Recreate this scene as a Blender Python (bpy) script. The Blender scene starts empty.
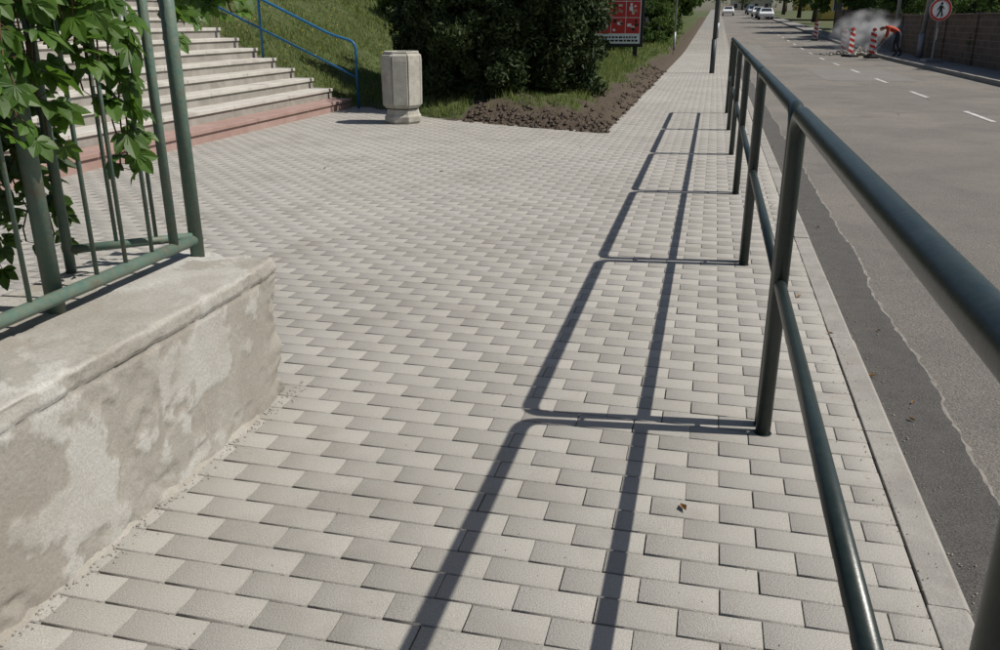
import bpy, bmesh, math, random
import numpy as np
from mathutils import Vector, Matrix, noise
random.seed(7); rng=np.random.default_rng(7)
S=bpy.context.scene
S.view_settings.view_transform='Standard'; S.view_settings.look='None'; S.view_settings.exposure=0

# ------------------------------------------------------------ helpers
def link(o,parent=None):
    S.collection.objects.link(o)
    if parent: o.parent=parent
    return o
def empty(name,loc=(0,0,0)):
    e=bpy.data.objects.new(name,None); e.empty_display_size=.2; e.location=loc
    return link(e)
def g(y):
    t=np.asarray(y,dtype=float)-36
    r=np.where(t<=0,0,np.where(t<10,.001*t*t,.1+.02*(t-10)))
    return np.minimum(r,.1+.02*190)
def gz(y): return float(g(y))

class B:
    def __init__(s): s.v=[];s.f=[];s.m=[]
    def add(s,vs,fs,mi=0):
        o=len(s.v); s.v+= [tuple(v) for v in vs]
        for f in fs: s.f.append(tuple(i+o for i in f)); s.m.append(mi)
    def box(s,x0,x1,y0,y1,z0,z1,mi=0):
        s.add([(x0,y0,z0),(x1,y0,z0),(x1,y1,z0),(x0,y1,z0),(x0,y0,z1),(x1,y0,z1),(x1,y1,z1),(x0,y1,z1)],
              [(3,2,1,0),(4,5,6,7),(0,1,5,4),(1,2,6,5),(2,3,7,6),(3,0,4,7)],mi)
    def tube(s,pts,r,n=14,mi=0,caps=True):
        pts=[Vector(p) for p in pts]; rs=r if isinstance(r,(list,tuple)) else [r]*len(pts)
        t0=(pts[1]-pts[0]).normalized(); a=t0.orthogonal().normalized(); vs=[];fs=[]
        for i,p in enumerate(pts):
            if i==0: t=t0
            elif i==len(pts)-1: t=(pts[i]-pts[i-1]).normalized()
            else: t=((pts[i]-pts[i-1]).normalized()+(pts[i+1]-pts[i]).normalized()).normalized()
            a=(a-t*a.dot(t)).normalized(); b=t.cross(a)
            for k in range(n):
                an=2*math.pi*k/n; vs.append(p+(a*math.cos(an)+b*math.sin(an))*rs[i])
        for i in range(len(pts)-1):
            for k in range(n):
                k2=(k+1)%n; fs.append((i*n+k,i*n+k2,(i+1)*n+k2,(i+1)*n+k))
        if caps:
            fs.append(tuple(range(n-1,-1,-1))); fs.append(tuple((len(pts)-1)*n+k for k in range(n)))
        s.add(vs,fs,mi)
    def lathe(s,prof,c=(0,0,0),n=8,rot=0,mi=0,cap=True):
        vs=[];fs=[]
        for r,z in prof:
            for k in range(n):
                an=2*math.pi*(k+.5)/n+rot; vs.append((c[0]+r*math.cos(an),c[1]+r*math.sin(an),c[2]+z))
        for i in range(len(prof)-1):
            for k in range(n):
                k2=(k+1)%n; fs.append((i*n+k,i*n+k2,(i+1)*n+k2,(i+1)*n+k))
        if cap:
            fs.append(tuple(range(n-1,-1,-1))); fs.append(tuple((len(prof)-1)*n+k for k in range(n)))
        s.add(vs,fs,mi)
    def rock(s,c,r,mi=0,lo=.7,hi=1.25):
        c=Vector(c); vs=[c+Vector(v)*r*random.uniform(lo,hi) for v in [(1,0,0),(0,1,0),(-1,0,0),(0,-1,0),(0,0,.8),(0,0,-.8)]]
        s.add(vs,[(0,1,4),(1,2,4),(2,3,4),(3,0,4),(1,0,5),(2,1,5),(3,2,5),(0,3,5)],mi)
    def obj(s,name,mats,parent=None,smooth=False,bevel=0,loc=(0,0,0),rotz=0):
        me=bpy.data.meshes.new(name); me.from_pydata(s.v,[],s.f)
        for m in (mats if isinstance(mats,(list,tuple)) else [mats]): me.materials.append(m)
        me.polygons.foreach_set('material_index',s.m)
        me.update()
        if smooth: me.polygons.foreach_set('use_smooth',[len(f)<=4 for f in s.f])
        o=bpy.data.objects.new(name,me); o.location=loc; o.rotation_euler=(0,0,rotz)
        link(o,parent)
        if bevel:
            b=o.modifiers.new('bevel','BEVEL'); b.width=bevel; b.segments=2; b.limit_method='ANGLE'
        return o
def npmesh(name,v,f,mats,parent=None,smooth=False,attrs=None,mi=None):
    me=bpy.data.meshes.new(name); v=np.asarray(v,dtype=np.float32); f=np.asarray(f,dtype=np.int32)
    k=f.shape[1]; me.vertices.add(len(v)); me.vertices.foreach_set('co',v.ravel())
    me.loops.add(f.size); me.loops.foreach_set('vertex_index',f.ravel())
    me.polygons.add(len(f)); me.polygons.foreach_set('loop_start',np.arange(0,f.size,k,dtype=np.int32))
    try: me.polygons.foreach_set('loop_total',np.full(len(f),k,dtype=np.int32))
    except Exception: pass
    for m in (mats if isinstance(mats,(list,tuple)) else [mats]): me.materials.append(m)
    if mi is not None: me.polygons.foreach_set('material_index',np.asarray(mi,dtype=np.int32))
    me.update(calc_edges=True); me.validate()
    if smooth: me.polygons.foreach_set('use_smooth',np.ones(len(f),dtype=bool))
    for n_,(dom,a) in (attrs or {}).items():
        at=me.attributes.new(n_,'FLOAT',dom); at.data.foreach_set('value',np.asarray(a,dtype=np.float32))
    o=bpy.data.objects.new(name,me); return link(o,parent)

def mk(name,c1,c2=None,scale=4,rough=.85,bump=0,bscale=80,spec=.3,attr=None,attrc=None,lo=.35,hi=.65,
       big=None,bigscale=.5,trans=0,metal=0,bdist=.01,speck=None,big2=None,big2scale=2,biglo=.45,bighi=.68,crack=None):
    m=bpy.data.materials.new(name); m.use_nodes=True; nt=m.node_tree; N=nt.nodes; L=nt.links
    bs=N['Principled BSDF']; out=N['Material Output']
    bs.inputs['Roughness'].default_value=rough; bs.inputs['Specular IOR Level'].default_value=spec
    bs.inputs['Metallic'].default_value=metal
    if c2 is None: c2=tuple(x*.85 for x in c1)
    tc=N.new('ShaderNodeTexCoord')
    def nz(sc,det=6,ro=.6):
        n=N.new('ShaderNodeTexNoise'); n.inputs['Scale'].default_value=sc; n.inputs['Detail'].default_value=det
        n.inputs['Roughness'].default_value=ro; L.new(tc.outputs['Object'],n.inputs['Vector']); return n
    def rng_(sock,a,b,c=0,d=1):
        r=N.new('ShaderNodeMapRange'); L.new(sock,r.inputs[0])
        for i,x in zip((1,2,3,4),(a,b,c,d)): r.inputs[i].default_value=x
        return r.outputs[0]
    def mix(fac,a,b,mode='MIX'):
        x=N.new('ShaderNodeMix'); x.data_type='RGBA'; x.blend_type=mode
        if hasattr(fac,'is_output'): L.new(fac,x.inputs[0])
        else: x.inputs[0].default_value=fac
        for i,q in ((6,a),(7,b)):
            if hasattr(q,'is_output'): L.new(q,x.inputs[i])
            else: x.inputs[i].default_value=(*q,1)
        return x.outputs[2]
    col=mix(rng_(nz(scale).outputs[0],lo,hi),c1,c2)
    if attr:
        at=N.new('ShaderNodeAttribute'); at.attribute_name=attr
        col=mix(at.outputs['Fac'],col,attrc)
    if big: col=mix(rng_(nz(bigscale,5).outputs[0],biglo,bighi),col,big)
    if big2: col=mix(rng_(nz(big2scale,7,.7).outputs[0],.52,.66,0,.7),col,big2)
    if speck:
        col=mix(rng_(nz(speck[0],3,.7).outputs[0],.35,.65,0,speck[2]),col,speck[1])
    if crack:
        vo=N.new('ShaderNodeTexVoronoi'); vo.feature='DISTANCE_TO_EDGE'; vo.inputs['Scale'].default_value=crack[0]
        dn=nz(crack[0]*3,4); ad=N.new('ShaderNodeMix'); ad.data_type='VECTOR'; ad.inputs[0].default_value=.16
        L.new(tc.outputs['Object'],ad.inputs[4]); L.new(dn.outputs[1],ad.inputs[5]); L.new(ad.outputs[1],vo.inputs['Vector'])
        f=rng_(vo.outputs[0],0,crack[1],1,0)
        mm=N.new('ShaderNodeMath'); mm.operation='MULTIPLY'; L.new(f,mm.inputs[0]); L.new(rng_(nz(crack[0]*.8,2).outputs[0],.5,.6),mm.inputs[1])
        col=mix(mm.outputs[0],col,crack[2])
    L.new(col,bs.inputs['Base Color'])
    if bump:
        b=N.new('ShaderNodeBump'); b.inputs['Strength'].default_value=bump; b.inputs['Distance'].default_value=bdist
        L.new(nz(bscale,8,.65).outputs[0],b.inputs['Height']); L.new(b.outputs[0],bs.inputs['Normal'])
    if trans:
        t=N.new('ShaderNodeBsdfTranslucent'); tm=mix(.5,col,tuple(min(1,a*1.6) for a in c1)); L.new(tm,t.inputs[0])
        ms=N.new('ShaderNodeMixShader'); ms.inputs[0].default_value=trans
        L.new(bs.outputs[0],ms.inputs[1]); L.new(t.outputs[0],ms.inputs[2]); L.new(ms.outputs[0],out.inputs[0])
    return m

M={}
M['paver']=mk('concrete_paver',(.365,.348,.315),(.33,.313,.28),3.5,.9,.8,190,.2,'tone',(.41,.39,.355),big=(.43,.412,.375),bigscale=.4,speck=(240,(.14,.132,.12),.5),bdist=.004,big2=(.30,.282,.25),big2scale=1.7)
M['joint']=mk('joint_sand',(.022,.020,.017),(.05,.045,.038),7,.95,.3,200,big=(.12,.11,.093),bigscale=.5,biglo=.58,bighi=.8)
M['kerb']=mk('kerb_concrete',(.36,.342,.31),(.27,.255,.23),5,.9,.6,120,speck=(260,(.14,.13,.12),.5),bdist=.006,big2=(.23,.213,.186),big2scale=3)
M['asphalt']=mk('old_asphalt',(.25,.229,.202),(.205,.189,.168),1.3,.9,1.0,90,.25,big=(.295,.268,.232),bigscale=.35,speck=(120,(.06,.057,.053),.7),bdist=.014,big2=(.175,.163,.147),big2scale=.9,crack=(.33,.006,(.10,.093,.085)))
M['asphalt2']=mk('dark_asphalt_strip',(.042,.041,.040),(.07,.066,.061),9,.9,.9,160,.3,speck=(150,(.18,.17,.157),.6),bdist=.01)
M['sand']=mk('sand_dust',(.32,.285,.23),(.22,.195,.155),14,.95,.6,90)
M['seam']=mk('seam_edge',(.28,.258,.228),(.16,.15,.135),16,.95,.6,90)
M['paint']=mk('road_paint',(.60,.59,.57),(.30,.285,.27),8,.7)
M['sidewalk2']=mk('asphalt_footway',(.24,.23,.215),(.19,.18,.17),1.5,.9,.4,100)
M['grass']=mk('grass_ground',(.08,.105,.032),(.05,.065,.022),5,.95,.6,60,attr='soil',attrc=(.078,.058,.042),speck=(60,(.03,.025,.012),.4))
M['ground']=mk('ground_far',(.06,.085,.03),(.09,.09,.045),.05,.95)
M['blade']=mk('grass_blade',(.12,.18,.042),(.08,.12,.028),3,.8,0,1,.2,'tone',(.21,.22,.08),trans=.35)
M['yew']=mk('yew_foliage',(.018,.034,.011),(.010,.020,.007),4,.7,0,1,.25,'tone',(.05,.075,.02),trans=.12)
M['light_block_core']=mk('foliage_light_block',(.006,.010,.004))  # near-black colour of the added light-blocking core inside shrubs
M['leaf']=mk('tree_leaf',(.05,.095,.022),(.03,.06,.015),.6,.75,0,1,.25,'tone',(.11,.16,.035),trans=.3)
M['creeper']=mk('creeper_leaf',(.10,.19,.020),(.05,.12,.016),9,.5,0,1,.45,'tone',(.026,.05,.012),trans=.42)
M['stem']=mk('vine_stem',(.12,.07,.035),(.06,.04,.02),20)
M['deadleaf']=mk('dead_leaf',(.25,.13,.04),(.15,.08,.03),20)
M['bark']=mk('bark',(.11,.085,.06),(.06,.045,.035),8,.9,.6,30)
M['rail']=mk('railing_paint',(.010,.019,.017),(.016,.026,.023),6,.34,.08,60,.5,speck=(30,(.07,.08,.07),.16))
M['fence']=mk('green_fence_paint',(.095,.165,.135),(.07,.13,.105),9,.5,.2,70,.35,speck=(45,(.19,.17,.12),.45),big2=(.13,.10,.07),big2scale=14)
M['blue']=mk('blue_handrail_paint',(.02,.13,.27),(.02,.10,.22),8,.4)
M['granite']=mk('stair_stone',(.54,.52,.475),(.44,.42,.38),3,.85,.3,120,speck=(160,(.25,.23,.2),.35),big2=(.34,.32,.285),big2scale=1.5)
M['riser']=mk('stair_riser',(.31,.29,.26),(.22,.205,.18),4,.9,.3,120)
M['pink']=mk('pink_stair_stone',(.31,.195,.165),(.38,.26,.23),3,.85,.3,120,speck=(160,(.2,.16,.14),.4))
M['bin']=mk('bin_concrete',(.50,.48,.42),(.38,.36,.31),7,.9,.5,70,speck=(90,(.2,.19,.16),.45),big2=(.24,.22,.18),big2scale=3)
M['dark']=mk('recess_shade',(.012,.012,.012))  # shade of the bin's gaps and opening, painted as near-black
M['black']=mk('black_frame',(.015,.015,.017),rough=.4)
M['red']=mk('red_paint',(.50,.04,.03),rough=.5)
M['poster']=mk('poster_red',(.50,.035,.03),(.40,.03,.025),20,.3)
M['white']=mk('white_paint',(.72,.72,.70),rough=.5)
M['skin']=mk('skin',(.45,.25,.17),rough=.6)
M['hair']=mk('hair',(.03,.02,.015))
M['orange']=mk('orange_workwear',(.50,.07,.03),(.36,.05,.025),12,.85)
M['trouser']=mk('dark_trousers',(.03,.035,.05),rough=.9)
M['grey']=mk('galvanised_steel',(.33,.34,.35),rough=.5,metal=.4)
M['poledark']=mk('dark_pole',(.05,.06,.065),rough=.5)
M['glass']=mk('window_glass',(.03,.04,.05),rough=.08,spec=.8)
M['yellow']=mk('yellow_render',(.62,.46,.12),(.56,.41,.11),2,.9)
M['cream']=mk('cream_render',(.55,.50,.40),(.5,.45,.36),2,.9)
M['roof']=mk('roof_tiles',(.22,.09,.06),(.16,.07,.05),5,.85)
M['tyre']=mk('tyre',(.02,.02,.02))
M['rubble']=mk('rubble',(.36,.34,.31),(.22,.20,.18),8,.95)
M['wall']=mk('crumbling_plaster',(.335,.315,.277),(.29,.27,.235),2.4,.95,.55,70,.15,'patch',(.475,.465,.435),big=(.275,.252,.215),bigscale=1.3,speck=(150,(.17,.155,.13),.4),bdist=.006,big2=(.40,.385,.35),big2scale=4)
bm_=bpy.data.materials.new('brown_brick'); bm_.use_nodes=True; nt=bm_.node_tree; bt=nt.nodes.new('ShaderNodeTexBrick')
tc=nt.nodes.new('ShaderNodeTexCoord'); sx=nt.nodes.new('ShaderNodeSeparateXYZ'); cx=nt.nodes.new('ShaderNodeCombineXYZ')
nt.links.new(tc.outputs['Object'],sx.inputs[0]); nt.links.new(sx.outputs[1],cx.inputs[0]); nt.links.new(sx.outputs[2],cx.inputs[1]); nt.links.new(cx.outputs[0],bt.inputs[0])
bt.inputs['Color1'].default_value=(.16,.105,.075,1); bt.inputs['Color2'].default_value=(.10,.068,.05,1); bt.inputs['Mortar'].default_value=(.2,.17,.14,1)
bt.inputs['Scale'].default_value=1; bt.inputs['Brick Width'].default_value=.4; bt.inputs['Row Height'].default_value=.2; bt.inputs['Mortar Size'].default_value=.012
nt.links.new(bt.outputs[0],nt.nodes['Principled BSDF'].inputs['Base Color']); nt.nodes['Principled BSDF'].inputs['Roughness'].default_value=.9
M['brick']=bm_

# ------------------------------------------------------------ camera, light, sky
cam=bpy.data.cameras.new('camera'); co=bpy.data.objects.new('camera',cam); link(co)
cam.sensor_width=36; cam.lens=36*850/1000; cam.clip_end=6000; cam.clip_start=.05
co.location=(0,0,1.4); co.rotation_euler=(math.radians(90-19.74),0,math.radians(13.45)); S.camera=co
sd=Vector((.84,.10,1.10)).normalized(); el=math.asin(sd.z); az=math.atan2(sd.x,sd.y)
sun=bpy.data.lights.new('sun','SUN'); sun.energy=5.0; sun.angle=math.radians(.5); sun.color=(1,.955,.88)
so=bpy.data.objects.new('sun',sun); so.rotation_euler=sd.to_track_quat('Z','Y').to_euler(); so.location=(10,5,20); link(so)
w=bpy.data.worlds.new('World'); S.world=w; w.use_nodes=True; wn=w.node_tree
sk=wn.nodes.new('ShaderNodeTexSky'); sk.sky_type='NISHITA'; sk.sun_disc=False; sk.sun_elevation=el; sk.sun_rotation=az; sk.dust_density=1.5
wn.links.new(sk.outputs[0],wn.nodes['Background'].inputs[0]); wn.nodes['Background'].inputs[1].default_value=.070

# ------------------------------------------------------------ ground + road
def strip(name,x0,x1,ys,dz,mat,parent=None,nx=1,wob=None,wob0=None):
    ys=np.asarray(ys,float); vs=[]
    for i,y in enumerate(ys):
        for k in range(nx+1):
            x=x0+(x1-x0)*k/nx
            if wob and k==nx: x+=wob(y)
            if wob0 and k==0: x+=wob0(y)
            vs.append((x,y,gz(y)+dz))
    n=nx+1; fs=[(i*n+k,i*n+k+1,(i+1)*n+k+1,(i+1)*n+k) for i in range(len(ys)-1) for k in range(nx)]
    return npmesh(name,vs,fs,mat,parent)
ys=np.concatenate([np.arange(-60,30,10),np.arange(30,60,2),np.arange(60,300,10),np.array([300,500,1000,3000])])
strip('ground',-2500,2500,ys,-.25,M['ground'])
strip('road',.70,6.95,ys[ys<320],-.12,M['asphalt'])
def wob(y): return .05*noise.noise(Vector((y*.9,0,3)))+.02*noise.noise(Vector((y*5,0,9)))+.010*noise.noise(Vector((y*23,0,9)))+.006*noise.noise(Vector((y*55,0,9)))
fine=np.arange(-2,34,.03)
strip('asphalt_patch',.748,1.04,fine,-.112,M['asphalt2'],wob=wob)
strip('asphalt_seam',1.0,1.055,fine,-.116,M['seam'],wob=lambda y:wob(y)+.018*noise.noise(Vector((y*9,4,9))))
b=B()
for k in range(40):
    y=6+k*4.6
    if y<150:
        b.add([(4.36,y,gz(y)-.114),(4.45,y,gz(y)-.114),(4.45,y+1.7,gz(y+1.7)-.114),(4.36,y+1.7,gz(y+1.7)-.114)],[(0,1,2,3)])
b.obj('road_marking',M['paint'])
def patchq(name,x0,x1,y0,y1,mat):
    vs=[];n=14
    for (a,b_,c,d) in ((x0,y0,x1,y0),(x1,y0,x1,y1),(x1,y1,x0,y1),(x0,y1,x0,y0)):
        for k in range(n):
            t=k/n; x=a+(c-a)*t; y=b_+(d-b_)*t; vs.append((x+.05*noise.noise(Vector((x*3,y*3,1))),y+.07*noise.noise(Vector((x*3,y*3,7))),gz(y)-.117))
    bb=B(); bb.add(vs,[tuple(range(len(vs)))]); bb.obj(name,mat)
rp=mk('asphalt_repair_mix',(.17,.161,.147),(.14,.133,.122),2,.9,.8,120,speck=(160,(.27,.25,.225),.4))
patchq('asphalt_repair',3.0,5.4,25,31.5,rp); patchq('asphalt_repair.001',1.3,2.5,38,52,rp); patchq('asphalt_repair.002',4.8,6.6,47,70,rp)
def kerb(name,x0,x1,side,y1):
    b=B(); y=-3
    while y<y1:
        e=.003; z=gz(y)+random.uniform(-.002,.003); z2=gz(y+1)+random.uniform(-.002,.003); c=.014
        dx=random.uniform(-.003,.003)
        if side>0: pr=[(x0,-.2),(x0,0),(x1-c,0),(x1,-c),(x1+.01,-.2)]
        else: pr=[(x0-.01,-.2),(x0,-c),(x0+c,0),(x1,0),(x1,-.2)]
        vs=[(p[0]+dx,y+e,z+p[1]) for p in pr]+[(p[0]+dx,y+1-e,z2+p[1]) for p in pr]
        fs=[(i,i+1,i+6,i+5) for i in range(4)]+[(4,3,2,1,0),(5,6,7,8,9)]
        b.add(vs,fs); y+=1
    return b.obj(name,M['kerb'],bevel=.003)
kerb('kerb',.64,.745,1,220)
kerb('kerb.001',6.85,6.98,-1,220)
strip('footway',6.98,8.2,ys[ys<320],-.005,M['sidewalk2'])
# paved pedestrian area : real pavers
EX=np.array([-40,-5.6,-4.1,-2.7,-1.3]); EY=np.array([13.95,13.95,12.6,11.95,11.4])
def yb(x): return np.interp(x,EX,EY)
W,D=.204,.106
P=[]
j=0; y=-.6
while y<75:
    off=(W/2 if j%2 else 0)+random.uniform(-.006,.006); x=.636
    first=True
    while x>-5.9:
        w_=W if not(first and j%2) else W/2
        first=False
        xc=x-w_/2; yc=y+D/2
        ok = (xc>-1.36) or (yc<yb(xc)+.1)
        if ok: P.append((xc,yc,w_,D))
        x-=w_
        if x<-1.36 and y>14.2: break
    y+=D; j+=1
P=np.array(P); n=len(P)
hx=P[:,2]/2-.0015; hy=P[:,3]/2-.0036
sg=np.array([(-1,-1),(1,-1),(1,1),(-1,1)])
zr=rng.normal(0,.0004,n); tx=rng.normal(0,.0015,n); ty=rng.normal(0,.0015,n); base=g(P[:,1])
V=np.zeros((n,12,3))
jx=rng.normal(0,.0007,n); jy=rng.normal(0,.0006,n)
for r,(ins,z) in enumerate([(0,-.03),(0,-.0013),(.0017,0)]):
    for c in range(4):
        V[:,r*4+c,0]=P[:,0]+jx+sg[c,0]*(hx-ins); V[:,r*4+c,1]=P[:,1]+jy+sg[c,1]*(hy-ins)
        V[:,r*4+c,2]=base+z+zr+tx*(V[:,r*4+c,0]-P[:,0])+ty*(V[:,r*4+c,1]-P[:,1])
F=[(8,9,10,11)]
for r in (0,1):
    for c in range(4):
        c2=(c+1)%4; F.append((r*4+c,r*4+c2,(r+1)*4+c2,(r+1)*4+c))
F=np.array(F); FF=(F[None]+(np.arange(n)*12)[:,None,None]).reshape(-1,4)
tone=np.repeat(np.clip(rng.normal(.4,.24,n),0,1),9)
pav=empty('pavement')
npmesh('pavers',V.reshape(-1,3),FF,M['paver'],pav,attrs={'tone':('FACE',tone)})
b=B(); b.add([(-6,-3,-.010),(.637,-3,-.010),(.637,14.3,-.010),(-6,14.3,-.010)],[(0,1,2,3)]); b.obj('joint_sand',M['joint'],pav)
strip('joint_sand_far',-1.36,.637,np.concatenate([[14.3],np.arange(16,76,2)]),-.010,M['joint'],pav)
strip('far_paving',-1.36,.632,np.arange(75,300,5),-.004,M['sidewalk2'],pav)
b=B()
for i in range(900):
    y=random.uniform(.8,9)
    x=.64+random.gauss(0,.035) if random.random()<.6 else random.uniform(-1.5,.75)
    r=random.uniform(.001,.0032); b.rock((x,y,r*.6),r)
for i in range(420):
    y=random.uniform(1,12); x=.78+abs(random.gauss(0,.06)); r=random.uniform(.002,.006); b.rock((x,y,-.112+r*.5),r)
b.obj('grit',M['sand'])
b=B()
for i in range(22):
    y=random.uniform(2,12); x=random.choice([random.uniform(.76,1.0),random.uniform(-5,.6),random.uniform(.5,.66)]); z=-.105 if x>.75 else .006
    a=random.uniform(0,6.28); L=random.uniform(.012,.028); c=Vector((x,y,z)); d=Vector((math.cos(a),math.sin(a),0)); s=Vector((-d.y,d.x,0))
    b.add([c-d*L,c+s*L*.45+Vector((0,0,.008)),c+d*L+Vector((0,0,.004)),c-s*L*.45+Vector((0,0,.006)),c+Vector((0,0,-.002))],[(0,1,4),(1,2,4),(2,3,4),(3,0,4)])
b.obj('fallen_leaves',M['deadleaf'])

# ------------------------------------------------------------ grass bank + soil
def hb(x,y):
    x=np.asarray(x,float); y=np.asarray(y,float)
    stair=np.clip((-5.95-x)*.485,0,1.78)
    verge=-.02+.30*(1-np.exp(-np.clip(-1.3-x,0,50)*1.1))*np.clip((y-yb(x))/1.5,0,1)+.05*np.clip((y-yb(x))/.25,0,1)*np.clip((-1.3-x)/.15,0,1)
    far=np.clip((-5-x)*.1,0,1.6)*np.clip((y-16)/8,0,1)
    return g(y)+np.maximum(stair,verge)+far*.3
xs=np.concatenate([np.arange(-45,-12,1.5),np.arange(-12,-6,.2),np.arange(-6,-1.25,.05)])
T=np.concatenate([np.linspace(0,4,80),np.linspace(4.1,20,50),np.linspace(21,110,40)])
VX=[];so_=[]
for x in xs:
    e=float(yb(x))
    for t in T:
        y=e+t-.06
        lump=(noise.fractal(Vector((x*5,y*5,0)),1,2,4)*.045+.03*noise.noise(Vector((x*12,y*12,3)))) if t<20 else 0
        z=float(hb(x,y))+ lump*min(1,t*3)*min(1,max(0,(-1.3-x)*8))
        edge=min((-1.3-x)/.72, 99)
        nn=noise.noise(Vector((x*1.5,y*1.5,2)))*.45+.15*noise.noise(Vector((x*7,y*7,2)))
        corner=(t/1.6 if x>-3.6 else t/.12)
        s_=1-min(1,max(0,(min(edge,corner)+nn-.75)*4))
        VX.append((x,y,z)); so_.append(s_)
nT=len(T); F=[(i*nT+k,(i+1)*nT+k,(i+1)*nT+k+1,i*nT+k+1) for i in range(len(xs)-1) for k in range(nT-1)]
npmesh('grass_bank',VX,F,M['grass'],smooth=True,attrs={'soil':('POINT',so_)})
SOIL=np.array(so_).reshape(len(xs),nT)
def soilat(x,y):
    t=y-yb(x)+.06
    i=np.clip(np.searchsorted(xs,x),0,len(xs)-1); k=np.clip(np.searchsorted(T,t),0,nT-1)
    return SOIL[i,k]
def blades(name,x0,x1,y0,y1,N,h0,h1,wd):
    x=rng.uniform(x0,x1,N); y=y0+(y1-y0)*rng.random(N)**1.4
    thin=.5+.5*np.sin(x*2.3+1.3*np.sin(y*1.9))*np.sin(y*2.1+x)
    keep=(y>yb(x)+.08)&((soilat(x,y)<.5+.4*(rng.random(N)-.6))|(rng.random(N)<.025))&(rng.random(N)<.45+.55*thin); x=x[keep];y=y[keep];N=len(x)
    z=hb(x,y)-.01; h=rng.uniform(h0,h1,N)*(1+.5*np.sin(x*3+y*2)*np.sin(y*1.7)); a=rng.uniform(0,6.28,N); ln=rng.uniform(.1,.7,N)*h; b_=rng.uniform(0,6.28,N)
    V=np.zeros((N,3,3)); V[:,0]=np.c_[x-np.cos(a)*wd,y-np.sin(a)*wd,z]; V[:,1]=np.c_[x+np.cos(a)*wd,y+np.sin(a)*wd,z]
    V[:,2]=np.c_[x+np.cos(b_)*ln,y+np.sin(b_)*ln,z+h]
    npmesh(name,V.reshape(-1,3),np.arange(N*3).reshape(-1,3),M['blade'],attrs={'tone':('FACE',rng.random(N)**1.3)})
blades('grass',-13,-1.5,11.8,24,125000,.04,.15,.008)
blades('grass.001',-16,-1.5,22,60,60000,.06,.18,.018)
b=B()
for i in range(900):
    x=random.uniform(-3.5,-1.3); 
    if random.random()<.6: y=float(yb(x))+abs(random.gauss(0,.6))-.06
    else: x=-1.27-abs(random.gauss(0,.25)); y=random.uniform(11.4,26)
    r=random.choice([.008,.012,.016,.022,.035,.045]); z=max(float(hb(x,y)),0 if x>-1.36 else -.1)
    b.rock((x,y,z+r*.3),r)
b.obj('soil_clods',mk('soil',(.085,.063,.045),(.045,.034,.025),6))
b=B()
for i in range(90):
    x=random.uniform(-12,-5.6); y=random.uniform(14.2,21); r=random.uniform(.012,.02); z=float(hb(x,y))+random.uniform(.06,.12)
    b.rock((x,y,z),r)
b.obj('dandelion_flowers',mk('yellow_petals',(.6,.42,.04)))

# ------------------------------------------------------------ foliage helpers
def leafquads(C,size,asp=.5,flat=0):
    N=len(C); u=rng.normal(size=(N,3)); u/=np.linalg.norm(u,axis=1)[:,None]
    v=rng.normal(size=(N,3)); v[:,2]+=flat; v-=u*(v*u).sum(1)[:,None]; v/=np.linalg.norm(v,axis=1)[:,None]
    s=size*rng.uniform(.6,1.3,N)[:,None]
    V=np.stack([C-u*s,C-v*s*asp,C+u*s,C+v*s*asp],1).reshape(-1,3)
    return V,np.arange(N*4).reshape(-1,4)
def crown(name,c,r,N,size,mat,parent,nclump=60,clr=.28,shell=.5,asp=.5):
    c=np.array(c);r=np.array(r)
    d=rng.normal(size=(nclump,3)); d/=np.linalg.norm(d,axis=1)[:,None]
    rad=shell+(1-shell)*rng.random(nclump)**.6
    cc=c+d*rad[:,None]*r*(1+.12*rng.normal(size=(nclump,1)))
    k=rng.integers(0,nclump,N); cr=rng.uniform(.6,1.3,nclump)*clr
    off=rng.normal(size=(N,3)); off/=np.linalg.norm(off,axis=1)[:,None]; off*=(rng.random(N)**.5)[:,None]*cr[k][:,None]*r.mean()
    C=cc[k]+off
    tone=np.clip(rng.random(nclump)[k]*.6+rng.random(N)*.5-.1,0,1)
    V,F=leafquads(C,size,asp)
    return npmesh(name,V,F,mat,parent,attrs={'tone':('FACE',tone)})
def tree(x,y,h,r,N=5000,size=.14,name='deciduous_tree',z0=None,dense=60):
    e=empty(name); z=gz(y)-.1 if z0 is None else z0
    b=B(); tr=h*.022+.04; top=Vector((x,y,z+h*.6))
    b.tube([(x,y,z),(x+.05,y,z+h*.2),(x-.04,y+.05,z+h*.4),top],[tr*1.3,tr,tr*.8,tr*.5],10)
    for i in range(8):
        a=i*2.4; s=Vector((x,y,z+h*(.25+.04*i))); e2=s+Vector((math.cos(a)*r*.7,math.sin(a)*r*.7,h*.2)); mid=(s+e2)/2+Vector((0,0,-.1))
        b.tube([s,mid,e2],[tr*.5,tr*.35,tr*.12],6)
    b.obj('trunk',M['bark'],e,smooth=True)
    crown('foliage',(x,y,z+h*.62),(r,r,h*.40),N,size,M['leaf'],e,dense)
    return e
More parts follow.
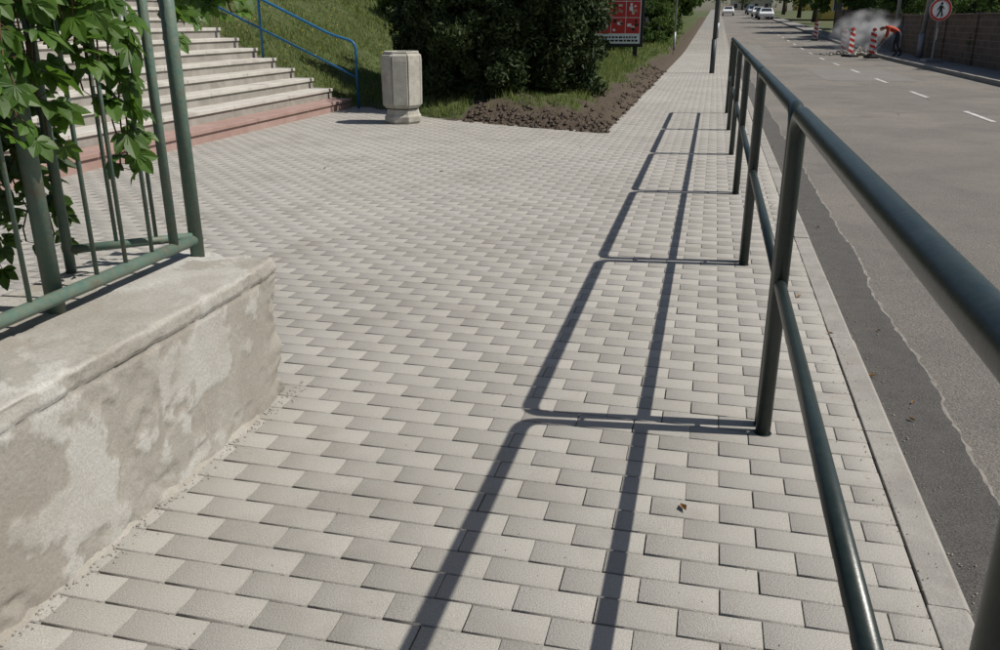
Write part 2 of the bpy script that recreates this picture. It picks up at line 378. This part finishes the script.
def shrub(name,c,r,N,size,mat,ncl=70,asp=.35,clr=.22,cs=.62):
    e=empty(name)
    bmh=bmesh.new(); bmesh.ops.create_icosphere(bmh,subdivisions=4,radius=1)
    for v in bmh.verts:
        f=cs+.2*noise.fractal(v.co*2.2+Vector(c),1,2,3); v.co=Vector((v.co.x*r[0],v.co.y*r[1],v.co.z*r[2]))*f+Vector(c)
    me=bpy.data.meshes.new('light_block_core'); bmh.to_mesh(me); bmh.free(); me.materials.append(M['light_block_core']); link(bpy.data.objects.new('light_block_core',me),e)  # added dark ellipsoid that stops light passing through the leaves
    b=B()
    for i in range(6):
        a=i*1.05; b.tube([(c[0]+.1*math.cos(a),c[1]+.1*math.sin(a),c[2]-r[2]),(c[0]+.4*r[0]*math.cos(a),c[1]+.4*r[1]*math.sin(a),c[2])],[.04,.02],6)
    b.obj('stems',M['bark'],e)
    crown('foliage',c,r,N,size,mat,e,ncl,clr,.62,asp)
    return e
shrub('yew_bush',(-3.72,14.5,1.2),(1.15,1.3,1.5),90000,.055,M['yew'],ncl=260,clr=.2)
shrub('yew_bush.001',(-2.95,14.9,1.45),(1.05,1.2,1.6),90000,.055,M['yew'],ncl=240,clr=.2)
shrub('yew_bush.002',(-4.6,16.2,1.6),(1.3,1.3,1.6),50000,.06,M['yew'],ncl=160)
shrub('shrub',(-7.5,24,1.6),(1.5,1.4,1.3),14000,.08,M['leaf'])
shrub('shrub.001',(-4.6,33,1.2),(1.6,1.8,1.3),14000,.08,M['leaf'])
shrub('shrub.002',(-3.2,45,1.2),(1.3,2,1.3),9000,.09,M['leaf'])
for i,(x,y,h,r) in enumerate([(-9,33,8,3.2),(-13,40,9,3.6),(-6.2,38,8,3),(-5,50,8,3),(-3.6,62,6.5,2.4),(-5.5,78,9,3.4),(-3.4,86,7,2.5),(-4.5,110,9,3.5),(-4,135,9,3.5),(-5,165,10,4),(-20,42,10,4),(-10,60,10,4),
        (10.5,50,6,2.6),(11,60,7,3),(10,72,7,3),(11.5,86,8,3.4),(10.5,105,8,3.2),(11,130,9,3.5),(11,160,10,4),(15,44,8,3.5),(18,58,9,4),(-7,200,11,5),(14,200,12,5),(24,90,10,5),(0,262,10,5),(7,268,11,6),(30,240,12,7),(-16,240,12,7)]):
    tree(x,y,h,r,5500 if y<100 else 2500,.15 if y<70 else .28)

# ------------------------------------------------------------ railing
def fillet(pts,r,n=7):
    pts=[Vector(p) for p in pts]; out=[pts[0]]
    for i in range(1,len(pts)-1):
        a=(pts[i-1]-pts[i]).normalized(); c=(pts[i+1]-pts[i]).normalized()
        p0=pts[i]+a*r; p2=pts[i]+c*r
        for k in range(n+1):
            t=k/n; out.append(p0*(1-t)**2+pts[i]*2*t*(1-t)+p2*t*t)
    out.append(pts[-1]); return out
rail=empty('pedestrian_railing')
yA=2.93
b=B()
for k in range(-2,5):
    y0=yA+k*2.3+.035; y1=yA+(k+1)*2.3-.035; X=.28
    b.tube(fillet([(X,y0,-.01),(X,y0,1.125),(X,y1,1.125),(X,y1,-.01)],.085),.0265,24)
    b.tube([(X,y0,.56),(X,y1,.56)],.0205,20)
    for yy in (y0,y1):
        b.tube([(X,yy,-.004),(X,yy,.003)],.031,20)
b.obj('panels',M['rail'],rail,smooth=True)
b=B()
for k in range(-1,5):
    y=yA+k*2.3
    for z in (.3,.85): b.tube([(.28,y-.035,z),(.28,y+.035,z)],.008,8)
b.obj('joining_studs',M['rail'],rail,smooth=True)

# ------------------------------------------------------------ low wall with metal fence
prof=[]
x0,x1,H=-1.55,-2.22,.55
for z in np.arange(-.05,H-.012,.011): prof.append((x0+(.006 if z>.49 else 0),z,1,0))
for a in (.3,.6,.9,1.2): prof.append((x0+.006-.012+.012*math.cos(a),H-.012+.012*math.sin(a),math.cos(a),math.sin(a)))
for x in np.arange(x0-.012,x1+.01,-.014): prof.append((x,H,0,1))
for z in np.arange(H-.01,-.06,-.06): prof.append((x1,z,-1,0))
yy=list(np.arange(-1.2,2.86,.011)); rings=[(y,1.,0) for y in yy]
yE=yy[-1]
rings+=[(yE+.008,.99,0)]+[(yE+.012,s,1) for s in (.97,.94,.88,.8,.7,.55,.4,.2,.04)]
cx_,cz_=(x0+x1)/2,.25
VV=[];pt=[]
for y,s,ey in rings:
    for (px,pz,nx,nz) in prof:
        X=cx_+(px-cx_)*s; Z=cz_+(pz-cz_)*s
        nv=Vector((nx,0,nz)) if ey==0 else Vector((0,1,0))
        q=Vector((X,y,Z))
        d=.003*noise.noise(q*2.1)+.0010*noise.fractal(q*8,1,2,4)+.0008*noise.noise(q*55)
        pn=noise.fractal(q*3.1+Vector((5,1,2)),.8,2.1,7)
        p=1/(1+math.exp(-(pn-.13)*120))
        p2=1/(1+math.exp(-(noise.fractal(q*3.0+Vector((1,7,2)),.7,2.1,7)-.24)*120))
        if nz>.5: d*=.6; 
        d+=.0035*p-.0035*p2*(1-p)
        if ey==0:
            if nz<.5 and Z>.485: d-=.012*max(0,noise.fractal(Vector((0,y*9,Z*10)),1,2,5)-.05)
            if nz<.5 and abs(Z-.487-.004*noise.noise(Vector((0,y*5,0))))<.006: d-=.005*(noise.noise(Vector((4,y*3,0)))>-.2)
            if nz>.5 and X>-1.60: d-=.010*max(0,noise.fractal(Vector((1,y*9,X*9)),1,2,4))
            if Z<.08: d-=.014*max(0,noise.fractal(Vector((3,y*8,Z*8)),1,2,4))
        cr=min(1,max(0,y-2.6)/.27)
        q=q+nv*d
        q.x-=cr*cr*(.035+.03*noise.fractal(Vector((2,7,Z*9)),1,2,4))*min(1,max(0,(X+1.95)/.35))
        q.y-=.05*max(0,noise.fractal(Vector((X*7,3,Z*7)),1,2,4)+.05)*max(0,(y-2.70)/.16)
        q.z-=.02*cr*cr*(1 if nz>.5 else 0)*max(0,noise.fractal(Vector((X*9,y*9,5)),1,2,3)+.2)
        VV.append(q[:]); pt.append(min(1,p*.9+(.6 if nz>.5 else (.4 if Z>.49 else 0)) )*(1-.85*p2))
np_=len(prof); F=[(i*np_+k,i*np_+k+1,(i+1)*np_+k+1,(i+1)*np_+k) for i in range(len(rings)-1) for k in range(np_-1)]
npmesh('low_plaster_wall',VV,F,M['wall'],smooth=True,attrs={'patch':('POINT',pt)})
VX=[];nx=8;ysf=np.arange(-.5,2.86,.02)
for y in ysf:
    for k in range(nx+1):
        t=k/nx; wd=.03+.035*noise.noise(Vector((y*5,1,1)))+.02*noise.noise(Vector((y*22,1,1)))-.04*max(0,y-2.55)/.3
        VX.append((-1.565+t*wd,y,.022*(1-t)**1.5+.006*noise.noise(Vector((t*3,y*30,0)))*(1-t)+ .0015-.004*t))
F=[(i*(nx+1)+k,i*(nx+1)+k+1,(i+1)*(nx+1)+k+1,(i+1)*(nx+1)+k) for i in range(len(ysf)-1) for k in range(nx)]
npmesh('mortar_fillet',VX,F,M['wall'],smooth=True)
b=B()
for i in range(420):
    y=random.uniform(.6,2.95); x=-1.545+abs(random.gauss(0,.028)); r=random.uniform(.0015,.005)
    b.rock((x,y,r*.6),r)
b.obj('plaster_crumbs',M['wall'])

fe=empty('metal_fence'); b=B(); FX=-1.86; zt=1.95; YP=2.80
b.tube([(FX,YP,.53),(FX,YP,zt)],.026,18)
b.tube([(FX-.05,2.1,.53),(FX-.05,2.1,zt)],.027,18)
b.tube([(FX-.05,.4,.53),(FX-.05,.4,zt)],.03,18)
b.tube([(FX,2.66,.6),(FX,2.66,zt)],.017,14)
b.tube([(FX,-1,.615),(FX,YP+.02,.615)],.021,16)
b.tube([(FX,-1,zt),(FX,YP+.02,zt)],.023,16)
for k in range(0,12):
    y=2.53-.145*k
    if abs(y-2.1)<.02 : continue
    b.tube([(FX,y,.615),(FX,y,zt)],.0072,10)
b.tube([(FX,YP-.02,.63),(-2.18,2.50,.63)],.016,12); b.tube([(FX,YP-.02,zt),(-2.18,2.50,zt)],.018,12)
b.tube([(-2.18,2.50,.53),(-2.18,2.50,zt)],.018,12)
for t in (.3,.62): 
    x=FX+(-2.18-FX)*t; y=2.78+(2.50-2.78)*t; b.tube([(x,y,.63),(x,y,zt)],.0072,10)
b.obj('bars',M['fence'],fe,smooth=True)
b=B()
b.lathe([(.032,0),(.034,.01),(.02,.022),(.0,.026)],(FX,YP,zt),14,cap=False)
b.obj('post_cap',M['fence'],fe,smooth=True)

# ------------------------------------------------------------ creeper
cv=empty('virginia_creeper'); LV=[];LF=[];LT=[]
def leaflet(o,d,n,L,wd,curl,tone):
    s=d.cross(n).normalized(); base=len(LV)
    prof=[(0,.0),(.18,.45),(.42,.95),(.62,1),(.82,.6),(1.0,.0)]
    for t,w_ in prof:
        c=o+d*(L*t)-n*(curl*L*t*t)
        if w_==0: LV.append(c)
        else:
            LV.append(c+s*wd*w_+n*wd*.28*w_); LV.append(c); LV.append(c-s*wd*w_+n*wd*.28*w_)
    q=[(1,2,5,4),(2,3,6,5),(4,5,8,7),(5,6,9,8),(7,8,11,10),(8,9,12,11)]
    for f in q: LF.append(tuple(base+i for i in f)); LT.append(tone)
    for f in [(0,2,1),(0,3,2),(10,11,13),(11,12,13)]: LF.append(tuple(base+i for i in f)); LT.append(tone)
stems=B()
def creeperleaf(p,sz,tone):
    out=Vector((random.uniform(-.3,1),random.uniform(-.8,.8),random.uniform(-.4,.4))).normalized()
    nrm=(Vector((.5,-.2,.7))+Vector((random.gauss(0,.45),random.gauss(0,.45),random.gauss(0,.35)))).normalized()
    down=Vector((0,0,-1)); d=(down*.8+out*.6); d=(d-nrm*d.dot(nrm)).normalized()
    pet=p+out*.05
    stems.tube([p,pet],.0014,4,0,False)
    s=d.cross(nrm).normalized()
    for a,l in ((0,1),(.75,.85),(-.75,.85),(1.45,.6),(-1.45,.6)):
        dd=(d*math.cos(a)+s*math.sin(a)).normalized()
        leaflet(pet,dd,nrm,sz*l,sz*.21*l+.004,random.uniform(.05,.35),tone)
def strand(x,y,z0,z1,wob=.05,dens=.06,tone=(0,.5),sz=(.06,.105)):
    z=z0; px,py=x,y; pts=[]
    while z>z1:
        pts.append(Vector((px,py,z))); 
        creeperleaf(Vector((px,py,z)),random.uniform(*sz)*(.65+.35*min(1,(z-z1)/.2+.3)),random.uniform(*tone))
        z-=dens*random.uniform(.6,1.5); px+=random.gauss(0,wob*.3); py+=random.gauss(0,wob*.35); px+=(x-px)*.15
    if len(pts)>2: stems.tube(pts,.003,5)
for i in range(28):
    y=random.uniform(1.2,2.1); strand(-1.90+random.gauss(0,.06),y,1.95,random.uniform(.96,1.3)+.12*(y-1.7))
for i in range(12):
    strand(-1.88+random.gauss(0,.06),random.uniform(2.1,2.5),1.95,random.uniform(1.12,1.4))
for i in range(3): strand(-1.87+random.gauss(0,.03),2.53+random.gauss(0,.04),1.95,random.uniform(.88,1.05),.03)
for i in range(7): strand(-1.86+random.gauss(0,.05),random.uniform(2.75,3.12),1.98,random.uniform(1.30,1.42))
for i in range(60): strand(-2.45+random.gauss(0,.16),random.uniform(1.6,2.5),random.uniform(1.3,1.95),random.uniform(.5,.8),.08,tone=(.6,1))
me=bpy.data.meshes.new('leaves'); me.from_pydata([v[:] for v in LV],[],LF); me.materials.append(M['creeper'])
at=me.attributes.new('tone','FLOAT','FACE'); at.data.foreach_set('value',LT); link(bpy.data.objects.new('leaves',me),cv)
stems.obj('stems',M['stem'],cv)

# ------------------------------------------------------------ stairs + handrail
st=empty('outdoor_stairs'); b=B(); c=B(); y0,y1=1.0,13.8
for k in range(11):
    xk=-5.9-.33*k; z=.16*(k+1)
    mi=1 if k==0 else 0
    yy=y0
    while yy<y1-.1:
        ye=min(yy+1.6,y1); dz=random.uniform(-.002,.002)
        b.box(xk-.36,xk+.025,yy+.003,ye-.003,z-.05,z+dz,mi); yy=ye
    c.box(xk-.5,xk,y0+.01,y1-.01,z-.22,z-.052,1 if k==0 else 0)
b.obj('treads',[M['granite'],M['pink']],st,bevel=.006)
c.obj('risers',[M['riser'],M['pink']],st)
b=B(); b.box(-16,-5.9-.33*11+.02,1,13.8,1.4,1.77); b.obj('landing',M['granite'],st)
b=B(); b.box(-14,-9.6,1.1,13.7,-.1,1.4); b.obj('stair_core',M['riser'],st)
hr=empty('stair_handrail'); b=B(); yh=13.72
def nos(x): return max(0,(-5.9-x)/.33*.16+.16) if x<-5.9 else 0
b.tube(fillet([(-13.5,yh,1.76+1.0),(-9.6,yh,1.76+1.0),(-6.15,yh,nos(-6.15)+.90),(-5.72,yh,nos(-6.15)+.78),(-5.72,yh,0)],.12),.022,12)
b.tube(fillet([(-13.5,yh,1.76+.5),(-9.6,yh,1.76+.5),(-6.15,yh,nos(-6.15)+.42),(-5.72,yh,nos(-6.15)+.22)],.08),.018,12)
for x in (-7.4,-9.1,-11,-13): b.tube([(x,yh,nos(x)-.1 if x>-9.5 else 1.7),(x,yh,(nos(x)+.93) if x>-9.5 else 2.76)],.02,12)
b.obj('rails',M['blue'],hr,smooth=True)

# ------------------------------------------------------------ litter bin
bn=empty('concrete_litter_bin',(-4.3,11.95,0)); bn.rotation_euler=(0,0,math.radians(14))
b=B(); b.lathe([(.25,0),(.275,.03),(.275,.10),(.25,.13),(.235,.20)],n=8); b.obj('pedestal',M['bin'],bn,bevel=.008)
b=B(); b.lathe([(.23,.20),(.262,.235),(.268,.90),(.225,.955),(.20,.955),(.19,.6)],n=8); b.obj('inner_body',[M['dark']],bn)  # painted near-black so the gaps between panels read as shaded
b=B()
for k in range(8):
    a=2*math.pi*k/8; R=.262; hw=.104
    ca,sa=math.cos(a),math.sin(a)
    def q(r,t,z): return (r*ca-t*sa,r*sa+t*ca,z)
    pr=[(R-.03,hw*.86,.212),(R+.012,hw,.26),(R+.02,hw,.86),(R+.012,hw*.98,.935),(R-.03,hw*.9,.965)]
    vs=[];
    for r,h_,z in pr: vs+=[q(r,-h_,z),q(r,h_,z),q(r-.03,h_,z),q(r-.03,-h_,z)]
    fs=[]
    for i in range(4):
        for j in range(4):
            j2=(j+1)%4; fs.append((i*4+j,i*4+j2,i*4+4+j2,i*4+4+j))
    fs+=[(3,2,1,0),(16,17,18,19)]
    b.add(vs,fs)
b.obj('panels',M['bin'],bn,bevel=.006)
b=B(); b.lathe([(.245,.955),(.262,.962),(.262,.985),(.245,.99),(.18,.99),(.175,.96)],n=8,cap=False); b.obj('rim',M['bin'],bn,bevel=.004)
b=B(); b.lathe([(.18,.93),(.0,.93)],n=8,cap=False); b.obj('opening_shade',M['dark'],bn)  # near-black disc standing in for the shade inside the opening

# ------------------------------------------------------------ advertising board
ad=empty('advertising_display',(-2.95,28.2,.27)); b=B()
for x in (-.55,.55): b.box(x-.07,x+.07,-.08,.08,-.1,.35)
b.box(-.78,.78,-.1,.1,.34,2.75); b.obj('housing',M['black'],ad,bevel=.02)
b=B(); b.box(-.68,.68,-.106,-.1,.44,2.65); b.obj('poster_sheet',M['white'],ad)
b=B(); cols=[M['poster'],M['cream'],M['black'],M['white'],M['skin']]
for i in range(3):
    for j in range(4):
        x=-.66+i*.445; z=.74+j*.475; b.box(x,x+.425,-.112,-.107,z,z+.455,0)
        for q in range(6):
            xx=x+.04+random.random()*.24; zz=z+.04+random.random()*.28
            b.box(xx,xx+random.uniform(.05,.13),-.116-.001*q,-.1125,zz,zz+random.uniform(.04,.13),random.choice([1,2,3,4]))
for r in range(2):
    x=-.6
    while x<.55:
        wd=random.uniform(.04,.14); b.box(x,x+wd,-.109,-.1065,.50+r*.1,.555+r*.1,2); x+=wd+.03
b.obj('poster_tiles',cols,ad)
ad.rotation_euler=(0,0,math.radians(6))

# ------------------------------------------------------------ poles and sign
def pole(name,x,y,h,r,mat,arm=None,lean=0):
    z=gz(y); e=empty(name,(x,y,z)); b=B()
    b.tube([(0,0,0),(0,0,.9)],r*1.25,14); b.tube([(0,0,.9),(lean,0,h)],[r,r*.65],14)
    if arm:
        b.tube(fillet([(lean,0,h-.05),(lean,0,h+.3),(lean+arm,0,h+.5)],.25),r*.5,10); b.box(lean+arm-.1,lean+arm+.55,-.12,.12,h+.44,h+.56)
    b.obj('mast',mat,e,smooth=True); return e
pole('street_lamp',.0,25.5,6.5,.055,M['poledark'],1.2)
pole('street_lamp.001',.15,58,6.5,.055,M['grey'],1.2)
pole('utility_pole',7.9,38,7.5,.10,M['grey'],None,.35)
pole('utility_pole.001',8.0,44,7.5,.09,M['grey'],None,-.1)
pole('utility_pole.002',-1.7,40,5,.04,M['grey'])
def roundsign(x,y):
    e=empty('no_pedestrians_sign',(x,y,gz(y))); e.rotation_euler=(0,0,math.radians(12)); b=B()
    b.tube([(0,0,0),(0,0,2.35)],.035,12); b.box(-.3,.3,-.2,.2,0,.11); b.obj('post',M['grey'],e)
    def disc(r0,r1,yd,mi,bb):
        n=40; vs=[];fs=[]
        for k in range(n):
            a=2*math.pi*k/n; vs+=[(r0*math.cos(a),yd,1.75+r0*math.sin(a)),(r1*math.cos(a),yd,1.75+r1*math.sin(a))]
        for k in range(n): k2=(k+1)%n; fs.append((2*k,2*k+1,2*k2+1,2*k2))
        bb.add(vs,fs,mi)
    b=B(); b.tube([(0,-.045,1.75),(0,-.065,1.75)],.38,40,0); disc(.29,.365,-.068,1,b)
    def pl(pts): b.add([(p[0],-.069,1.75+p[1]) for p in pts],[tuple(range(len(pts)))],2)
    pl([(.045*math.cos(t)+.01,.19+.045*math.sin(t)) for t in np.linspace(0,6,12)])
    pl([(-.05,.13),(.05,.13),(.05,-.03),(-.04,-.03)]); pl([(-.04,-.03),(.01,-.03),(-.07,-.24),(-.12,-.23)]); pl([(0,-.03),(.05,-.03),(.11,-.22),(.06,-.24)])
    pl([(.05,.12),(.13,.02),(.11,0),(.045,.07)]); pl([(-.05,.12),(-.13,0),(-.11,-.02),(-.04,.06)])
    b.obj('sign_face',[M['white'],M['red'],M['black']],e)
roundsign(7.5,34)
def beacon(name,x,y,zr=0,s=1):
    z=gz(y)-.12; e=empty(name,(x,y,z)); e.rotation_euler=(0,0,zr); e.scale=(s,s,s); b=B()
    b.box(-.2,.2,-.35,.35,0,.09); b.obj('foot',M['tyre'],e,bevel=.02)
    b=B(); b.box(-.13,.13,-.02,.02,.12,1.05); b.box(-.03,.03,-.018,.018,.08,.13); b.obj('board',M['white'],e,bevel=.01)
    b=B()
    for k in range(4):
        z0=.14+k*.23
        b.add([(-.125,-.024,z0+.09),(.125,-.024,z0),(.125,-.024,z0+.11),(-.125,-.024,z0+.20)],[(0,1,2,3)])
    b.obj('stripes',M['red'],e)
    b=B(); b.tube([(0,-.05,1.13),(0,.05,1.13)],.07,14); b.obj('lamp',M['orange'],e)
beacon('traffic_beacon',6.45,40.0,.2); beacon('traffic_beacon.001',6.0,58,-.2); beacon('traffic_beacon.002',5.75,41.0,.5); beacon('traffic_beacon.003',5.9,44.5,.1)
e=empty('rubble_heap'); b=B()
for i in range(260):
    a=random.uniform(0,6.28); rr=abs(random.gauss(0,.55)); x=6.3+rr*math.cos(a)*1.3; y=42.5+rr*math.sin(a); r=random.uniform(.04,.13)
    b.rock((x,y,gz(42)-.12+max(0,.35-.4*rr)*random.random()+r*.5),r)
b.obj('stones',M['rubble'],e)

# dust
dm=bpy.data.materials.new('dust'); dm.use_nodes=True; nt=dm.node_tree; nt.nodes.remove(nt.nodes['Principled BSDF'])
vs_=nt.nodes.new('ShaderNodeVolumeScatter'); vs_.inputs['Color'].default_value=(1,1,.99,1); vs_.inputs['Anisotropy'].default_value=0
tc=nt.nodes.new('ShaderNodeTexCoord'); gr=nt.nodes.new('ShaderNodeTexGradient'); gr.gradient_type='SPHERICAL'; nt.links.new(tc.outputs['Object'],gr.inputs[0])
nz_=nt.nodes.new('ShaderNodeTexNoise'); nz_.inputs['Scale'].default_value=2.4; nt.links.new(tc.outputs['Object'],nz_.inputs[0])
mp=nt.nodes.new('ShaderNodeMapRange'); nt.links.new(nz_.outputs[0],mp.inputs[0]); mp.inputs[1].default_value=.42; mp.inputs[2].default_value=.66; mp.inputs[4].default_value=4.5
mu=nt.nodes.new('ShaderNodeMath'); mu.operation='MULTIPLY'; nt.links.new(gr.outputs[1],mu.inputs[0]); nt.links.new(mp.outputs[0],mu.inputs[1])
nt.links.new(mu.outputs[0],vs_.inputs['Density']); nt.links.new(vs_.outputs[0],nt.nodes['Material Output'].inputs['Volume'])
try: dm.cycles.volume_step_rate=3
except Exception: pass
bmh=bmesh.new(); bmesh.ops.create_icosphere(bmh,subdivisions=3,radius=1); me=bpy.data.meshes.new('dust_cloud'); bmh.to_mesh(me); bmh.free(); me.materials.append(dm)
o=bpy.data.objects.new('dust_cloud',me); o.location=(6.7,43.2,.8); o.scale=(1.7,1.4,1.15); link(o)

# ------------------------------------------------------------ worker
def skinned(name,J,E,parent,matf,mats,sub=2):
    me=bpy.data.meshes.new(name); me.from_pydata([j[0] for j in J],E,[]); o=bpy.data.objects.new(name,me); link(o)
    sm=o.modifiers.new('skin','SKIN'); ss=o.modifiers.new('sub','SUBSURF'); ss.levels=sub; ss.render_levels=sub
    for i,j in enumerate(J):
        me.skin_vertices[0].data[i].radius=(j[1],j[2] if len(j)>2 else j[1]); me.skin_vertices[0].data[i].use_root=(i==0)
    dg=bpy.context.evaluated_depsgraph_get(); ev=o.evaluated_get(dg); m2=bpy.data.meshes.new_from_object(ev)
    bpy.data.objects.remove(o); m2.materials.clear()
    for m_ in mats: m2.materials.append(m_)
    for p in m2.polygons: p.material_index=matf(p.center); p.use_smooth=True
    o=bpy.data.objects.new(name,m2); link(o,parent); return o
wk=empty('bending_worker',(7.15,38.6,gz(38.6))); wk.rotation_euler=(0,0,math.radians(-8))
J=[((0,0,.92),.15,.13),((-.16,0,1.02),.135,.12),((-.34,0,1.10),.16,.13),((-.47,0,1.13),.10,.10),((-.56,0,1.11),.058),((-.63,0,1.08),.09,.085),((-.73,0,1.02),.085,.08),
   ((-.40,.19,1.10),.075),((-.44,.25,.84),.05),((-.58,.12,.66),.034),
   ((-.40,-.19,1.10),.075),((-.42,-.25,.86),.05),((-.50,-.13,.68),.034),
   ((.01,.10,.86),.10),((-.13,.13,.48),.065),((.02,.15,.10),.042),((-.13,.16,.05),.04),
   ((.01,-.10,.86),.10),((.02,-.14,.47),.065),((.18,-.16,.10),.042),((.04,-.17,.05),.04)]
E=[(0,1),(1,2),(2,3),(3,4),(4,5),(5,6),(2,7),(7,8),(8,9),(2,10),(10,11),(11,12),(0,13),(13,14),(14,15),(15,16),(0,17),(17,18),(18,19),(19,20)]
def mf(c):
    best=min(range(len(J)),key=lambda i:(Vector(J[i][0])-c).length-.6*J[i][1])
    if best in (5,6,4): return 3 if c.z>1.06 and best!=4 else 2
    if best in (9,12): return 2
    if best in (16,20): return 4
    if best in (13,14,15,17,18,19): return 1
    if best==0: return 1 if c.z<.97 else 0
    return 0
skinned('body',J,E,wk,mf,[M['orange'],M['trouser'],M['skin'],M['hair'],M['tyre']])
for hp,nm in (((-.58,.12,.66),'hand_l'),((-.50,-.13,.68),'hand_r')):
    h=Vector(hp); J2=[(h[:],.03,.02),((h+Vector((-.03,0,-.06)))[:],.036,.018)]; E2=[(0,1)]
    for f in range(4):
        a=len(J2); yo=(f-1.5)*.021; L=[.045,.052,.048,.036][f]
        J2.append(((h+Vector((-.04,yo,-.10)))[:],.009)); J2.append(((h+Vector((-.05-.3*L,yo,-.10-L*.7)))[:],.009)); J2.append(((h+Vector((-.03,yo,-.10-L)))[:],.008)); E2+=[(1,a),(a,a+1),(a+1,a+2)]
    a=len(J2); s_=-1 if hp[1]>0 else 1
    J2.append(((h+Vector((-.03,s_*.045,-.05)))[:],.010)); J2.append(((h+Vector((-.05,s_*.05,-.09)))[:],.009)); E2+=[(0,a),(a,a+1)]
    skinned(nm,J2,E2,wk,lambda c:0,[M['skin']],1)
b=B(); b.tube([(-.40,-.16,.86),(-.60,.10,.54),(-.95,.48,.08)],.016,8); b.box(-1.06,-.88,.40,.60,.0,.10); b.obj('shovel',[M['bark']],wk)
b=B()
for s_ in (-1,1): b.tube([(-.66,s_*.085,1.05),(-.67,s_*.10,1.05)],.022,8)
b.tube([(-.79,0,.99),(-.81,0,.965)],[.014,.018],8); b.obj('face_details',M['skin'],wk,smooth=True)

# ------------------------------------------------------------ brick wall right, gardens
e=empty('brick_garden_wall'); b=B()
for y in np.arange(20,66,4.0):
    z=gz(y); h=1.55
    b.box(8.2,8.45,y+.01,y+3.7,z-.2,z+h); b.box(8.14,8.51,y+3.7,y+4.01,z-.2,z+h+.1)
    b.box(8.17,8.48,y+.01,y+3.69,z+h+.002,z+h+.06)
b.obj('brickwork',M['brick'],e,bevel=.01)
for i in range(9):
    y=22+i*4.6; sh=shrub('garden_shrub' if i==0 else 'garden_shrub.%03d'%i,(9.5+random.uniform(-.3,.5),y,1.55+gz(y)),(1.0,2.1,random.uniform(.9,1.3)),9000,.08,M['leaf'],ncl=60,clr=.3)

# ------------------------------------------------------------ buildings
def house(name,x,y,w_,d,h,rh,wall,flat=False,storeys=2):
    z=gz(y)-.1; e=empty(name,(x,y,z)); b=B(); b.box(-w_/2,w_/2,0,d,0,h); b.obj('walls',wall,e)
    b=B()
    if flat: b.box(-w_/2-.3,w_/2+.3,-.3,d+.3,h+.003,h+.35)
    else: b.add([(-w_/2-.4,-.4,h),(w_/2+.4,-.4,h),(w_/2+.4,d+.4,h),(-w_/2-.4,d+.4,h),(-w_/2-.4,d/2,h+rh),(w_/2+.4,d/2,h+rh)],[(0,1,5,4),(2,3,4,5),(1,2,5),(3,0,4),(3,2,1,0)])
    b.obj('roof',M['roof'] if not flat else M['grey'],e)
    b=B(); fr=B(); n=max(2,int(w_/2.6)); sh=h/storeys
    for s in range(storeys):
        for i in range(n):
            xc=-w_/2+(i+.5)*w_/n; zc=s*sh+sh*.35
            fr.box(xc-.6,xc+.6,-.05,-.002,zc-.08,zc+1.4); b.box(xc-.5,xc+.5,-.07,-.052,zc,zc+1.3)
        for i in range(max(2,int(d/3))):
            yc=(i+.5)*d/max(2,int(d/3)); zc=s*sh+sh*.35
            for sx_ in (-1,1):
                xa,xb=sorted((sx_*(w_/2+.002),sx_*(w_/2+.05))); fr.box(xa,xb,yc-.6,yc+.6,zc-.08,zc+1.4)
                xa,xb=sorted((sx_*(w_/2+.052),sx_*(w_/2+.07))); b.box(xa,xb,yc-.5,yc+.5,zc,zc+1.3)
    fr.box(-.6,.6,-.12,-.08,0,2.2); b.obj('windows',M['glass'],e); fr.obj('frames',M['white'],e)
house('yellow_building',-19.3,31,13,10,8,2,M['yellow'],True)
house('family_house',17,60,9,9,6,3,M['cream']); house('family_house.001',18,120,10,9,6,3,M['yellow'])
house('family_house.002',-14,110,10,9,6,3,M['cream']); house('family_house.003',10,285,12,9,6,3,M['cream']); house('family_house.004',28,275,12,9,6,3,M['yellow'])

# ------------------------------------------------------------ parked cars
def car(name,x,y,col,rz=0):
    e=empty(name,(x,y,gz(y)-.12)); e.rotation_euler=(0,0,rz)
    P_=[(-2.1,.35),(-2.15,.7),(-2.0,.85),(-1.55,.92),(-1.1,1.38),(.55,1.42),(1.15,.98),(1.95,.85),(2.12,.65),(2.1,.32)]
    b=B(); n=len(P_); vs=[]
    for s in (-1,1):
        for yy,z in P_: vs.append((s*(.86 if z<1 else .66),yy,z))
    fs=[(i,(i+1)%n,n+(i+1)%n,n+i) for i in range(n)]+[tuple(range(n))[::-1],tuple(range(n,2*n))]
    b.add(vs,fs); mc=mk(name+'_paint',col,col,rough=.3,spec=.6); b.obj('body',mc,e,bevel=.05)
    b=B()
    for s in (-1,1):
        b.add([(s*.80,-1.2,.98),(s*.80,.85,1.0),(s*.69,.5,1.34),(s*.69,-1.0,1.31)],[(0,1,2,3)])
    b.add([(-.68,-1.50,1.0),(.68,-1.50,1.0),(.56,-1.16,1.35),(-.56,-1.16,1.35)],[(0,1,2,3)])
    b.add([(-.68,1.13,1.02),(.68,1.13,1.02),(.56,.64,1.38),(-.56,.64,1.38)],[(0,1,2,3)])
    b.obj('windows',M['glass'],e)
    b=B()
    for s in (-.8,.8):
        for yy in (-1.3,1.3): b.tube([(s-.1,yy,.32),(s+.1,yy,.32)],.32,18)
    b.obj('wheels',M['tyre'],e)
for i,(x,y,c_) in enumerate([(1.8,150,(.7,.7,.7)),(6.1,120,(.65,.65,.66)),(6.1,128,(.1,.12,.16)),(6.0,140,(.7,.7,.68)),(2.0,175,(.35,.05,.04)),(6.0,160,(.6,.6,.6)),(6.0,172,(.05,.06,.08))]):
    car('parked_car' if i==0 else 'parked_car.%03d'%i,x,y,c_)
